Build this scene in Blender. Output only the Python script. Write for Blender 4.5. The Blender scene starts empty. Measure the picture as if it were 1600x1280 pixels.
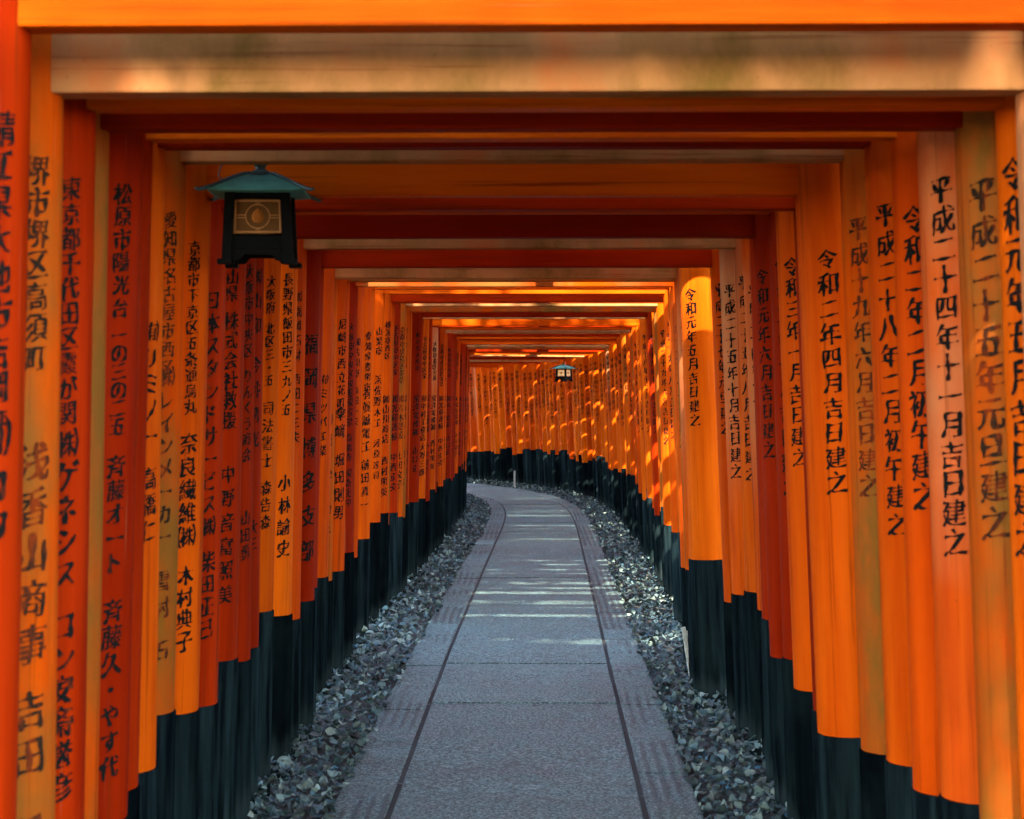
# -*- coding: utf-8 -*-
import bpy, bmesh, math, random
import numpy as np
from mathutils import Vector, Matrix
from mathutils.geometry import interpolate_bezier, delaunay_2d_cdt
R = math.radians
S = bpy.context.scene
COL = S.collection
rnd = random.Random(11)

# ------------------------------------------------------------------ camera
H = 1.60                                   # eye height above the path (m)
F = 2800.0                                 # focal length in pixels of the 1600 px wide photograph
VX, VY = 835.0, 585.0                      # vanishing point of the straight stretch
cd = bpy.data.cameras.new("camera"); cam = bpy.data.objects.new("camera", cd); COL.objects.link(cam)
cd.sensor_width = 36.0; cd.lens = 36.0 * F / 1600.0
cam.location = (0, 0, H)
cam.rotation_euler = (R(90) - math.atan((640 - VY) / F), 0, math.atan((VX - 800) / F))
cd.clip_start = 0.05; cd.clip_end = 400
cd.dof.use_dof = True; cd.dof.focus_distance = 12.0; cd.dof.aperture_fstop = 8.5
S.camera = cam
# ------------------------------------------------------------------ light
SUN_EL, SUN_AZ = 43.0, 191.0               # azimuth clockwise from +Y (the way we look)
w = bpy.data.worlds.new("World"); S.world = w; w.use_nodes = True
nt = w.node_tree; bg = nt.nodes["Background"]; sky = nt.nodes.new("ShaderNodeTexSky")
sky.sky_type = 'NISHITA'; sky.sun_disc = False
sky.sun_elevation = R(SUN_EL); sky.sun_rotation = R(SUN_AZ)
nt.links.new(sky.outputs[0], bg.inputs[0]); bg.inputs[1].default_value = 0.15
sd = bpy.data.lights.new("sun", 'SUN'); sun = bpy.data.objects.new("sun", sd); COL.objects.link(sun)
sd.energy = 2.0; sd.angle = R(0.5); sd.color = (1.0, 0.93, 0.82)
sp = Vector((math.sin(R(SUN_AZ)) * math.cos(R(SUN_EL)), math.cos(R(SUN_AZ)) * math.cos(R(SUN_EL)), math.sin(R(SUN_EL))))
sun.rotation_euler = (-sp).to_track_quat('-Z', 'Y').to_euler(); sun.location = sp * 40
S.view_settings.view_transform = 'Standard'; S.view_settings.look = 'None'
S.view_settings.exposure = 4.0; S.view_settings.gamma = 1.0
S.render.engine = 'CYCLES'
S.cycles.use_denoising = True
S.cycles.max_bounces = 14; S.cycles.diffuse_bounces = 9; S.cycles.glossy_bounces = 5
S.cycles.sample_clamp_indirect = 8.0
S.cycles.caustics_reflective = False; S.cycles.caustics_refractive = False

# ------------------------------------------------------------------ the lie of the land
def drop(y):                                # the path sinks gently towards the bend
    t = min(max((y - 8.0) / 25.0, 0.0), 1.25)
    return -0.40 * t ** 1.5
_C = []
def _centre():
    x, y, th, ds = -0.08, -4.0, 0.0, 0.05
    s = -4.0
    while s < 48.0:
        _C.append((s, x, y, th))
        if s < 20.0: th = -0.0055
        else: th = min(0.52 * ((s - 20.0) / 13.6) ** 2 - 0.0055, 1.15)     # turning left
        x += -math.sin(th) * ds; y += math.cos(th) * ds; s += ds
_centre()
_CA = np.array(_C)
def cen(s):
    x = float(np.interp(s, _CA[:, 0], _CA[:, 1])); y = float(np.interp(s, _CA[:, 0], _CA[:, 2]))
    return x, y, float(np.interp(s, _CA[:, 0], _CA[:, 3]))
def off(s, u, z=0.0):                       # point u metres to the right of the centre line
    x, y, th = cen(s)
    px, py = x + u * math.cos(th), y + u * math.sin(th)
    return (px, py, drop(y) + z)

# ------------------------------------------------------------------ materials
def newmat(name):
    m = bpy.data.materials.new(name); m.use_nodes = True
    return m, m.node_tree, m.node_tree.nodes["Principled BSDF"]
def N(t, typ, **kw):
    n = t.nodes.new(typ)
    for k, v in kw.items(): setattr(n, k, v)
    return n
def mixc(t, fac, a, b, blend='MIX'):
    n = N(t, "ShaderNodeMix", data_type='RGBA', blend_type=blend)
    for i, v in ((0, fac), (6, a), (7, b)):
        if hasattr(v, 'links') or hasattr(v, 'is_linked'): t.links.new(v, n.inputs[i])
        elif i == 0: n.inputs[0].default_value = v
        else: n.inputs[i].default_value = (*v, 1)
    return n.outputs[2]
def noise(t, vec, scale, detail=4, rough=.55, sc=None):
    if sc is not None:
        mp = N(t, "ShaderNodeMapping"); mp.inputs['Scale'].default_value = sc; t.links.new(vec, mp.inputs[0]); vec = mp.outputs[0]
    n = N(t, "ShaderNodeTexNoise"); n.inputs['Scale'].default_value = scale; n.inputs['Detail'].default_value = detail
    n.inputs['Roughness'].default_value = rough; t.links.new(vec, n.inputs['Vector'])
    return n.outputs['Fac']
def ramp(t, v, lo, hi, a=0.0, b=1.0):
    n = N(t, "ShaderNodeMapRange"); t.links.new(v, n.inputs[0])
    n.inputs[1].default_value = lo; n.inputs[2].default_value = hi; n.inputs[3].default_value = a; n.inputs[4].default_value = b
    return n.outputs[0]
def objvec(t):                              # object coordinates shifted per object, so no two pieces wear alike
    tc = N(t, "ShaderNodeTexCoord"); oi = N(t, "ShaderNodeObjectInfo")
    ml = N(t, "ShaderNodeVectorMath", operation='SCALE'); cb = N(t, "ShaderNodeCombineXYZ")
    for i in range(3): t.links.new(oi.outputs['Random'], cb.inputs[i])
    t.links.new(cb.outputs[0], ml.inputs[0]); ml.inputs['Scale'].default_value = 37.0
    ad = N(t, "ShaderNodeVectorMath", operation='ADD'); t.links.new(tc.outputs['Object'], ad.inputs[0]); t.links.new(ml.outputs[0], ad.inputs[1])
    return ad.outputs[0], oi.outputs['Random'], tc.outputs['Object']
def bump(t, b, h, strength, dist):
    n = N(t, "ShaderNodeBump"); n.inputs['Strength'].default_value = strength; n.inputs['Distance'].default_value = dist
    t.links.new(h, n.inputs['Height']); t.links.new(n.outputs[0], b.inputs['Normal'])

def paint(name, c1, c2, chalk_sheen=0.0, moss=0.0, grain=(14, 14, .9), rough=.42, stf=.75, drip=(3, 3, 1.2), top=True, crack=(55, 55, .9)):
    """vermilion lacquer; chalk: how far it is faded, with skylight sheen painted on post heads, moss: how much green-brown film has grown on it"""
    m, t, b = newmat(name)
    v, r, raw = objvec(t)
    col = mixc(t, r, c1, c2)
    st = noise(t, v, 1.0, 5, .6, grain)
    col = mixc(t, ramp(t, st, .38, .66, 0, stf), col, (c1[0] * .72, c1[1] * .55, c1[2] * .5))
    big = noise(t, v, 1.6, 5, .6)
    film = noise(t, v, 1.0, 5, .6, drip)
    if chalk_sheen > 0:
        f = ramp(t, film, .62 - .42 * chalk_sheen, .90 - .42 * chalk_sheen, 0, min(.84, .35 + .5 * chalk_sheen))
        if top:                              # skylight sheen painted in: the pale bloom grows towards a post's head
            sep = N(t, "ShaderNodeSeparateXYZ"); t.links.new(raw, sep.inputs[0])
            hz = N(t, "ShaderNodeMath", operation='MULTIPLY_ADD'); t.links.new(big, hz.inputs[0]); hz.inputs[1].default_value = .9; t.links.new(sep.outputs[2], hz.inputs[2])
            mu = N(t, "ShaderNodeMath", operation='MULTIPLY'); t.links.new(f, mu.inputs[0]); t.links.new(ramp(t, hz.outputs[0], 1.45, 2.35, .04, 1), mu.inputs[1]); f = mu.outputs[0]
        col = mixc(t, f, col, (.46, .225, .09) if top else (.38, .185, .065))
    if moss > 0:
        g = noise(t, v, 1.0, 6, .65, drip)
        f = ramp(t, g, .72 - .4 * moss, .9 - .35 * moss, 0, .8)
        col = mixc(t, f, col, (.125, .072, .010))
    gr = noise(t, v, 1.0, 4, .7, crack)          # drying cracks and old scratches along the grain
    col = mixc(t, ramp(t, gr, .57, .66, 0, .6), col, (.12, .014, .002))
    sc2 = noise(t, v, 1.0, 3, .7, tuple(q * 1.37 for q in crack))
    col = mixc(t, ramp(t, sc2, .67, .73, 0, .25), col, (.55, .20, .08))
    sp_ = noise(t, v, 120, 2, .5)
    col = mixc(t, ramp(t, sp_, .70, .78, 0, .5 if chalk_sheen or moss else .22), col, (.10, .035, .012))
    t.links.new(col, b.inputs['Base Color'])
    t.links.new(ramp(t, big, .3, .7, rough, rough + .25 + .15 * chalk_sheen), b.inputs['Roughness'])
    b.inputs['Specular IOR Level'].default_value = .012
    bump(t, b, noise(t, v, 1.0, 6, .6, (60, 60, 3.0)), .22, .004)
    return m
O1, O2 = (.50, .052, .0010), (.56, .086, .0016)
RD1, RD2 = (.22, .010, .0004), (.33, .020, .0006)  # red, deepened so shade on the left-hand posts sits in the colour
PILLAR = {'o': paint("vermilion_paint", O1, O2), 'r': paint("shaded_red_paint", RD1, RD2),
          'y': paint("sunlit_orange_paint", (.62, .092, .0018), (.66, .115, .0024), rough=.34),  # brighter orange: sun glow on posts partly painted into the colour
          'p': paint("faded_skylit_vermilion_paint", O1, O2, chalk_sheen=.68, moss=.15, rough=.55),
          'm': paint("mossy_vermilion_paint", O1, O2, chalk_sheen=.25, moss=.75, rough=.55)}
BG = (1.1, 12, 14); DR = dict(drip=(3.4, 4, 2.2), top=False, crack=(.9, 60, 55))                          # beams: grain runs along x
BEAM = {'o': paint("vermilion_beam_paint", O1, O2, grain=BG, **DR), 'r': paint("shaded_red_beam_paint", RD1, RD2, grain=BG, **DR),
        'y': paint("sunlit_orange_beam_paint", (.62, .092, .0018), (.66, .115, .0024), grain=BG, **DR, rough=.34),  # lit beam faces partly painted in by the brighter orange
        'p': paint("faded_vermilion_beam_paint", O1, O2, chalk_sheen=1.05, moss=.62, stf=.25, grain=BG, **DR, rough=.55),
        'm': paint("mossy_vermilion_beam_paint", O1, O2, chalk_sheen=.5, moss=.75, stf=.3, grain=BG, **DR, rough=.55)}

def mat_sleeve():
    m, t, b = newmat("black_base_paint")
    v, r, raw = objvec(t)
    st = noise(t, v, 1.0, 5, .65, (26, 26, 1.6)); big = noise(t, v, 4, 4)
    col = mixc(t, r, (.0010, .0017, .0021), (.0025, .0045, .0052))
    sm = N(t, "ShaderNodeMath", operation='MULTIPLY'); t.links.new(ramp(t, st, .40, .70, 0, 1), sm.inputs[0]); t.links.new(ramp(t, r, .25, .9, .12, .95), sm.inputs[1])
    col = mixc(t, sm.outputs[0], col, (.018, .034, .034))
    col = mixc(t, ramp(t, big, .5, .8, 0, .4), col, (.010, .017, .014))
    sep = N(t, "ShaderNodeSeparateXYZ"); t.links.new(raw, sep.inputs[0])
    ad = N(t, "ShaderNodeMath", operation='MULTIPLY_ADD'); t.links.new(st, ad.inputs[0]); ad.inputs[1].default_value = -.25; t.links.new(sep.outputs[2], ad.inputs[2])
    col = mixc(t, ramp(t, ad.outputs[0], .02, -.12, 0, .7), col, (.03, .042, .038))          # splashed mud at the foot
    t.links.new(col, b.inputs['Base Color']); t.links.new(ramp(t, st, .3, .7, .6, .9), b.inputs['Roughness']); b.inputs['Specular IOR Level'].default_value = 0.0
    bump(t, b, noise(t, v, 1.0, 6, .6, (70, 70, 4.0)), .5, .004)
    return m
SLEEVE = mat_sleeve()
def flat(name, c, rough=.6, metal=0.0, spec=.4):
    m, t, b = newmat(name); v, r, raw = objvec(t)
    n = noise(t, v, 22, 5)
    col = mixc(t, ramp(t, n, .3, .75, 0, 1), tuple(x * .75 for x in c), tuple(min(1, x * 1.2) for x in c))
    t.links.new(col, b.inputs['Base Color']); b.inputs['Roughness'].default_value = rough; b.inputs['Metallic'].default_value = metal
    b.inputs['Specular IOR Level'].default_value = spec
    return m
def mat_ink(name, c, worn):
    m, t, b = newmat(name); v, r, raw = objvec(t)
    n = noise(t, v, 1.0, 5, .7, (38, 38, 12)); n2 = noise(t, v, 2.2, 3)
    ad = N(t, "ShaderNodeMath", operation='MULTIPLY_ADD'); t.links.new(n2, ad.inputs[0]); ad.inputs[1].default_value = .7; t.links.new(n, ad.inputs[2])
    col = mixc(t, ramp(t, ad.outputs[0], 1.02 - worn, 1.22 - worn, 0, .75), c, (.26, .030, .002))
    t.links.new(col, b.inputs['Base Color']); b.inputs['Roughness'].default_value = .75; b.inputs['Specular IOR Level'].default_value = .045
    return m
INK = mat_ink("black_ink", (.006, .005, .004), .06)
INKW = mat_ink("weathered_ink", (.022, .011, .005), .22)
BRONZE = flat("dark_bronze", (.0016, .0018, .0016), .7, 0, .06)
PATINA = flat("green_patina_copper", (.075, .27, .20), .7, 0, .15)
PATINA_EDGE = flat("dark_patina_copper", (.03, .06, .05), .6)
PANE = None
def mat_pane():
    m, t, b = newmat("amber_lantern_pane"); v, r, raw = objvec(t)
    col = mixc(t, noise(t, v, 30, 3), (.075, .028, .004), (.115, .048, .008))
    t.links.new(col, b.inputs['Base Color']); b.inputs['Roughness'].default_value = .6; b.inputs['Specular IOR Level'].default_value = .1
    return m
PANE = mat_pane()
GILT = flat("dull_gilt", (.34, .15, .045), .6, 0, .1)
GILT2 = flat("amber_ornament", (.26, .085, .012), .7, 0, .05)
CABLE = flat("worn_grey_flex", (.20, .15, .12), .7)
STAKE = flat("pale_weathered_wood", (.50, .50, .40), .8)
CAPBLACK = flat("black_lintel_cap", (.02, .02, .022), .6)

def mat_slab(name, groove):
    m, t, b = newmat(name)
    tc = N(t, "ShaderNodeTexCoord"); v = tc.outputs['Object']
    gi = N(t, "ShaderNodeNewGeometry"); isl = gi.outputs['Random Per Island']
    col = mixc(t, isl, (.052, .112, .092), (.078, .150, .124))
    big = noise(t, v, 1.7, 6, .7)
    col = mixc(t, ramp(t, big, .42, .58, 0, .85), col, (.036, .052, .044))
    mid = noise(t, v, 7, 6, .75); col = mixc(t, ramp(t, mid, .42, .66, 0, .8), col, (.11, .20, .17))
    fine = noise(t, v, 85, 3, .75); col = mixc(t, ramp(t, fine, .48, .58, 0, .85), col, (.28, .42, .37))
    fine2 = noise(t, v, 62, 3, .75); col = mixc(t, ramp(t, fine2, .48, .58, 0, .85), col, (.026, .034, .034))
    t.links.new(col, b.inputs['Base Color']); t.links.new(ramp(t, mid, .3, .7, .42, .72), b.inputs['Roughness'])
    n1 = noise(t, v, 38, 6, .8)
    h = n1
    if groove:
        wv = N(t, "ShaderNodeTexWave"); wv.bands_direction = 'X'; wv.inputs['Scale'].default_value = 6.5; wv.inputs['Distortion'].default_value = 1.6
        wv.inputs['Detail'].default_value = 2; wv.inputs['Detail Scale'].default_value = 2.0
        t.links.new(v, wv.inputs['Vector'])
        mk = ramp(t, noise(t, v, 1.1, 2), .42, .56, 0, 1)
        mu = N(t, "ShaderNodeMath", operation='MULTIPLY'); t.links.new(wv.outputs['Fac'], mu.inputs[0]); t.links.new(mk, mu.inputs[1])
        ad = N(t, "ShaderNodeMath", operation='MULTIPLY_ADD'); t.links.new(mu.outputs[0], ad.inputs[0]); ad.inputs[1].default_value = .55; t.links.new(n1, ad.inputs[2])
        h = ad.outputs[0]
        col2 = mixc(t, ramp(t, mu.outputs[0], .35, .8, 0, .7), b.inputs['Base Color'].links[0].from_socket, (.030, .038, .036)); t.links.new(col2, b.inputs['Base Color'])
    bump(t, b, h, 1.0, .02)
    return m
SLAB, SLABG = mat_slab("granite_slab", False), mat_slab("chiselled_granite_slab", True)
def mat_soil(name, a, c):
    m, t, b = newmat(name); tc = N(t, "ShaderNodeTexCoord"); v = tc.outputs['Object']
    n = noise(t, v, 7, 7, .7); f = noise(t, v, 60, 4, .7)
    col = mixc(t, n, a, c); col = mixc(t, ramp(t, f, .5, .7, 0, .6), col, tuple(x * .4 for x in a))
    t.links.new(col, b.inputs['Base Color']); b.inputs['Roughness'].default_value = .95; bump(t, b, f, .8, .03)
    return m
SOIL = mat_soil("damp_soil", (.030, .026, .022), (.060, .055, .045))
JOINT = mat_soil("joint_mortar", (.022, .022, .019), (.045, .045, .038))
FOREST = mat_soil("forest_floor", (.045, .040, .022), (.09, .085, .04))
def mat_island(name, cols, rough=.7):
    m, t, b = newmat(name); gi = N(t, "ShaderNodeNewGeometry")
    rp = N(t, "ShaderNodeValToRGB"); t.links.new(gi.outputs['Random Per Island'], rp.inputs[0])
    el = rp.color_ramp.elements
    while len(el) < len(cols): el.new(.5)
    for i, c in enumerate(cols): el[i].position = i / len(cols); el[i].color = (*c, 1)
    rp.color_ramp.interpolation = 'LINEAR'
    tc = N(t, "ShaderNodeTexCoord"); n = noise(t, tc.outputs['Object'], 45, 4, .6)
    col = mixc(t, ramp(t, n, .4, .75, 0, .55), rp.outputs[0], (.05, .05, .045))
    t.links.new(col, b.inputs['Base Color']); b.inputs['Roughness'].default_value = rough
    return m
STONE = mat_island("blue_grey_stone", [(.05, .14, .17), (.02, .045, .05), (.09, .17, .185), (.14, .20, .18), (.014, .02, .02), (.06, .19, .25)], .6)
LEAF = mat_island("dry_leaf", [(.050, .110, .098), (.013, .024, .021), (.14, .21, .165), (.034, .032, .018), (.035, .10, .115), (.25, .31, .23), (.008, .012, .010), (.028, .060, .055)], .65)

# ------------------------------------------------------------------ mesh helpers
def link(name, me, parent=None, loc=None, rot=None):
    o = bpy.data.objects.new(name, me); COL.objects.link(o)
    if parent is not None: o.parent = parent
    if loc: o.location = loc
    if rot: o.rotation_euler = rot
    return o
def tag(o, label=None, cat=None, group=None, kind=None):
    for k, v in (("label", label), ("category", cat), ("group", group), ("kind", kind)):
        if v: o[k] = v
    return o
def mesh(name, verts, faces, mat, smooth=False):
    me = bpy.data.meshes.new(name); me.from_pydata([tuple(v) for v in verts], [], faces)
    for m in (mat if isinstance(mat, (list, tuple)) else [mat]): me.materials.append(m)
    if smooth: me.polygons.foreach_set('use_smooth', [True] * len(me.polygons))
    me.update(); return me
def bm_mesh(name, bm, mat, smooth=False):
    me = bpy.data.meshes.new(name); bmesh.ops.recalc_face_normals(bm, faces=bm.faces); bm.to_mesh(me); bm.free()
    for m in (mat if isinstance(mat, (list, tuple)) else [mat]): me.materials.append(m)
    if smooth: me.polygons.foreach_set('use_smooth', [True] * len(me.polygons))
    return me
def add_box(bm, x0, x1, y0, y1, z0, z1, bev=0.0):
    g = bmesh.ops.create_cube(bm, size=1.0)
    for v in g['verts']:
        v.co = Vector(((x0 + x1) / 2 + v.co.x * (x1 - x0), (y0 + y1) / 2 + v.co.y * (y1 - y0), (z0 + z1) / 2 + v.co.z * (z1 - z0)))
    if bev > 0:
        es = list({e for v in g['verts'] for e in v.link_edges})
        bmesh.ops.bevel(bm, geom=es, offset=bev, segments=2, affect='EDGES', profile=.6)
def lathe(profile, seg, wob=None):
    vs, fs = [], []
    for r, z in profile:
        for k in range(seg):
            a = 2 * math.pi * k / seg; rr = r * (1 + (wob(a, z) if wob else 0))
            vs.append((rr * math.cos(a), rr * math.sin(a), z))
    n = len(profile)
    for i in range(n - 1):
        for k in range(seg):
            k2 = (k + 1) % seg
            fs.append((i * seg + k, i * seg + k2, (i + 1) * seg + k2, (i + 1) * seg + k))
    fs.append(tuple(reversed(range(seg)))); fs.append(tuple((n - 1) * seg + k for k in range(seg)))
    return vs, fs
def tube(bm, pts, r, seg=6):
    rings = []
    for i, p in enumerate(pts):
        p = Vector(p); d = (Vector(pts[min(i + 1, len(pts) - 1)]) - Vector(pts[max(i - 1, 0)])).normalized()
        a = d.orthogonal().normalized(); b = d.cross(a)
        rr = r[i] if isinstance(r, (list, tuple)) else r
        rings.append([bm.verts.new(p + rr * (math.cos(2 * math.pi * k / seg) * a + math.sin(2 * math.pi * k / seg) * b)) for k in range(seg)])
    for A, B in zip(rings, rings[1:]):
        for k in range(seg):
            # match rings greedily by nearest start to avoid twists
            bm.faces.new((A[k], A[(k + 1) % seg], B[(k + 1) % seg], B[k]))
    bm.faces.new(list(reversed(rings[0]))); bm.faces.new(rings[-1])

# ------------------------------------------------------------------ brush lettering
_gl = {}
def glyph(ch, var=0):
    """one brush-written character: contour points pushed in and out for thick and thin strokes, tilted up to the right; em = 1, centred"""
    key = (ch, var)
    if key in _gl: return _gl[key]
    rg = random.Random(sum(map(ord, ch)) * 7 + var)
    c = bpy.data.curves.new("ink", 'FONT'); c.body = ch
    o = bpy.data.objects.new("ink", c); COL.objects.link(o)
    dg = bpy.context.evaluated_depsgraph_get(); cu = o.evaluated_get(dg).to_curve(dg)
    loops = []
    for s in cu.splines:
        bp = s.bezier_points; n = len(bp); pts = []
        for i in range(n):
            a, b = bp[i], bp[(i + 1) % n]
            d = (b.co - a.co).length
            k = max(2, min(9, int(d / .09) + 2))
            pts += [Vector((p.x, p.y)) for p in interpolate_bezier(a.co, a.handle_right, b.handle_left, b.co, k)[:-1]]
        q = []
        for p in pts:
            if not q or (p - q[-1]).length > 1e-4: q.append(p)
        if len(q) > 2: loops.append(q)
    o.evaluated_get(dg).to_curve_clear(); bpy.data.objects.remove(o); bpy.data.curves.remove(c)
    if not loops:
        _gl[key] = (np.zeros((0, 2)), []); return _gl[key]
    allp = np.array([p[:] for l in loops for p in l]); mn, mx = allp.min(0), allp.max(0); ctr = (mn + mx) / 2
    ctr = np.array([ctr[0], (.86 * .5 - .05)]) if len(ch) and ord(ch) < 0x3100 else ctr
    thin = min(1.25, 8.5 / sum((l[i] - l[i - 1]).length for l in loops for i in range(len(l))))
    ph = [rg.uniform(0, 6.28) for _ in range(8)]
    outs = []
    for l in loops:
        n = len(l); out = []
        for i in range(n):
            p, d = l[i], (l[(i + 1) % n] - l[i - 1])
            if d.length < 1e-6: d = Vector((1, 0))
            d.normalize(); nr = Vector((d.y, -d.x))        # filled side is to the left or right by winding: font outlines run clockwise
            x, y = p.x, p.y
            th = .014 + .023 * math.sin(x * 9 + ph[0] + 3 * math.sin(y * 5 + ph[1])) + .008 * math.sin(y * 14 + ph[2] + x * 6)
            th = (th + .034 * abs(d.y) - .014) * thin                   # down-strokes carry more ink than cross-strokes
            q = p + nr * th
            wx = q.x + .016 * math.sin(q.y * 5 + ph[3]) + .010 * math.sin(q.y * 11 + ph[4])
            wy = q.y + .016 * math.sin(q.x * 5 + ph[5]) + .13 * (q.x - ctr[0])
            out.append(((wx - ctr[0]) * 1.0, wy - ctr[1]))
        outs.append(out)
    pts, eds, segs = [], [], []
    for out in outs:
        k0 = len(pts); n = len(out); pts += [Vector(q) for q in out]
        eds += [(k0 + i, k0 + (i + 1) % n) for i in range(n)]
        segs += [(*out[i], *out[(i + 1) % n]) for i in range(n)]
    cv, ce, cf = delaunay_2d_cdt(pts, eds, [], 0, 1e-5)[:3]
    sg = np.array(segs); keep = []
    for f in cf:                                          # keep what lies inside the strokes (non-zero winding)
        px = sum(cv[i].x for i in f) / len(f); py = sum(cv[i].y for i in f) / len(f)
        up = (sg[:, 1] <= py) & (sg[:, 3] > py); dn = (sg[:, 1] > py) & (sg[:, 3] <= py)
        with np.errstate(divide='ignore', invalid='ignore'):
            xi = sg[:, 0] + (py - sg[:, 1]) * (sg[:, 2] - sg[:, 0]) / (sg[:, 3] - sg[:, 1])
        if int((up & (xi > px)).sum()) - int((dn & (xi > px)).sum()) != 0: keep.append(f)
    bm = bmesh.new(); bvs = [bm.verts.new((q.x, q.y, 0)) for q in cv]
    for f in keep:
        try: bm.faces.new([bvs[i] for i in f])
        except ValueError: pass
    bmesh.ops.delete(bm, geom=[q for q in bm.verts if not q.link_faces], context='VERTS')
    x = -.48
    while x < .5:
        bmesh.ops.bisect_plane(bm, geom=bm.verts[:] + bm.edges[:] + bm.faces[:], plane_co=(x, 0, 0), plane_no=(1, 0, 0)); x += .16
    bmesh.ops.triangulate(bm, faces=bm.faces[:])
    bm.verts.ensure_lookup_table(); bm.verts.index_update()
    V = np.array([(v.co.x, v.co.y) for v in bm.verts]); Fc = [tuple(v.index for v in f.verts) for f in bm.faces]
    # drop faces turned away so every face looks outwards
    out = []
    for f in Fc:
        a, b, c_ = V[f[0]], V[f[1]], V[f[2]]
        ar = (b[0] - a[0]) * (c_[1] - a[1]) - (b[1] - a[1]) * (c_[0] - a[0])
        out.append(f if ar > 0 else (f[0], f[2], f[1]))
    bm.free(); _gl[key] = (V, out); return _gl[key]
def inscription(cols, rad, face, taper, rg, mat):
    """cols: (text, top height, pitch, size, sideways shift); written round a pillar of radius rad(z); face: direction the column looks to (angle)"""
    vs, fs = [], []
    for text, ztop, pitch, size, shift in cols:
        z = ztop
        for ch in text:
            if ch == ' ': z -= pitch * .62; continue
            V, Fc = glyph(ch, rg.randint(0, 1) if ch in '平成令和年月吉日建之二十' else 0)
            if len(V):
                sz = size * rg.uniform(.93, 1.06); a0 = rg.uniform(-.05, .05); ca, sa = math.cos(a0), math.sin(a0)
                X = (V[:, 0] * ca - V[:, 1] * sa) * sz + shift + rg.uniform(-.02, .02) * size; Z = (V[:, 0] * sa + V[:, 1] * ca) * sz * 1.06 + z
                rr = rad(z) + .0012
                A = face + X / rr
                b = len(vs)
                vs += list(zip(rr * np.cos(A), rr * np.sin(A), Z)); fs += [(f[0] + b, f[1] + b, f[2] + b) for f in Fc]
            z -= pitch * (.5 if ch in 'ー・ノ、一' and False else 1)
    if not vs: return None
    return mesh("inscription", vs, fs, mat)

# ------------------------------------------------------------------ the setting
def sheet(name, mat):                        # forest floor to the horizon, following the path's slope
    xs = [-200, -90, -40, -20, -10, -5, -2.5, 0, 2.5, 5, 10, 20, 40, 90, 200]
    ys = [-120, -40, -10, 0, 4, 8] + list(range(10, 42, 2)) + [60, 100, 200]
    vs = [(x, y, drop(y) - .075) for y in ys for x in xs]; nx = len(xs)
    fs = [(j * nx + i, j * nx + i + 1, (j + 1) * nx + i + 1, (j + 1) * nx + i) for j in range(len(ys) - 1) for i in range(nx - 1)]
    return tag(link(name, mesh(name, vs, fs, mat)), kind='structure')
sheet("forest_floor", FOREST)
def ribbon(name, u0, u1, z, mat, s0=-3.5, s1=44, nu=2, crown=0.0):
    ss = np.arange(s0, s1, .5); vs, fs = [], []
    for s in ss:
        for k in range(nu):
            u = u0 + (u1 - u0) * k / (nu - 1); vs.append(off(s, u, z))
    for i in range(len(ss) - 1):
        for k in range(nu - 1): fs.append((i * nu + k, i * nu + k + 1, (i + 1) * nu + k + 1, (i + 1) * nu + k))
    return tag(link(name, mesh(name, vs, fs, mat)), kind='structure')
ribbon("gravel_bed", -1.75, 1.75, -.045, SOIL)
def shift(s): return -.045 * min(max((20 - s) / 10, 0), 1)      # the paving runs a little off the gates' centre line here
def halfw(s): return 0.685 - .0045 * min(max(s - 6, 0), 16)
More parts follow.
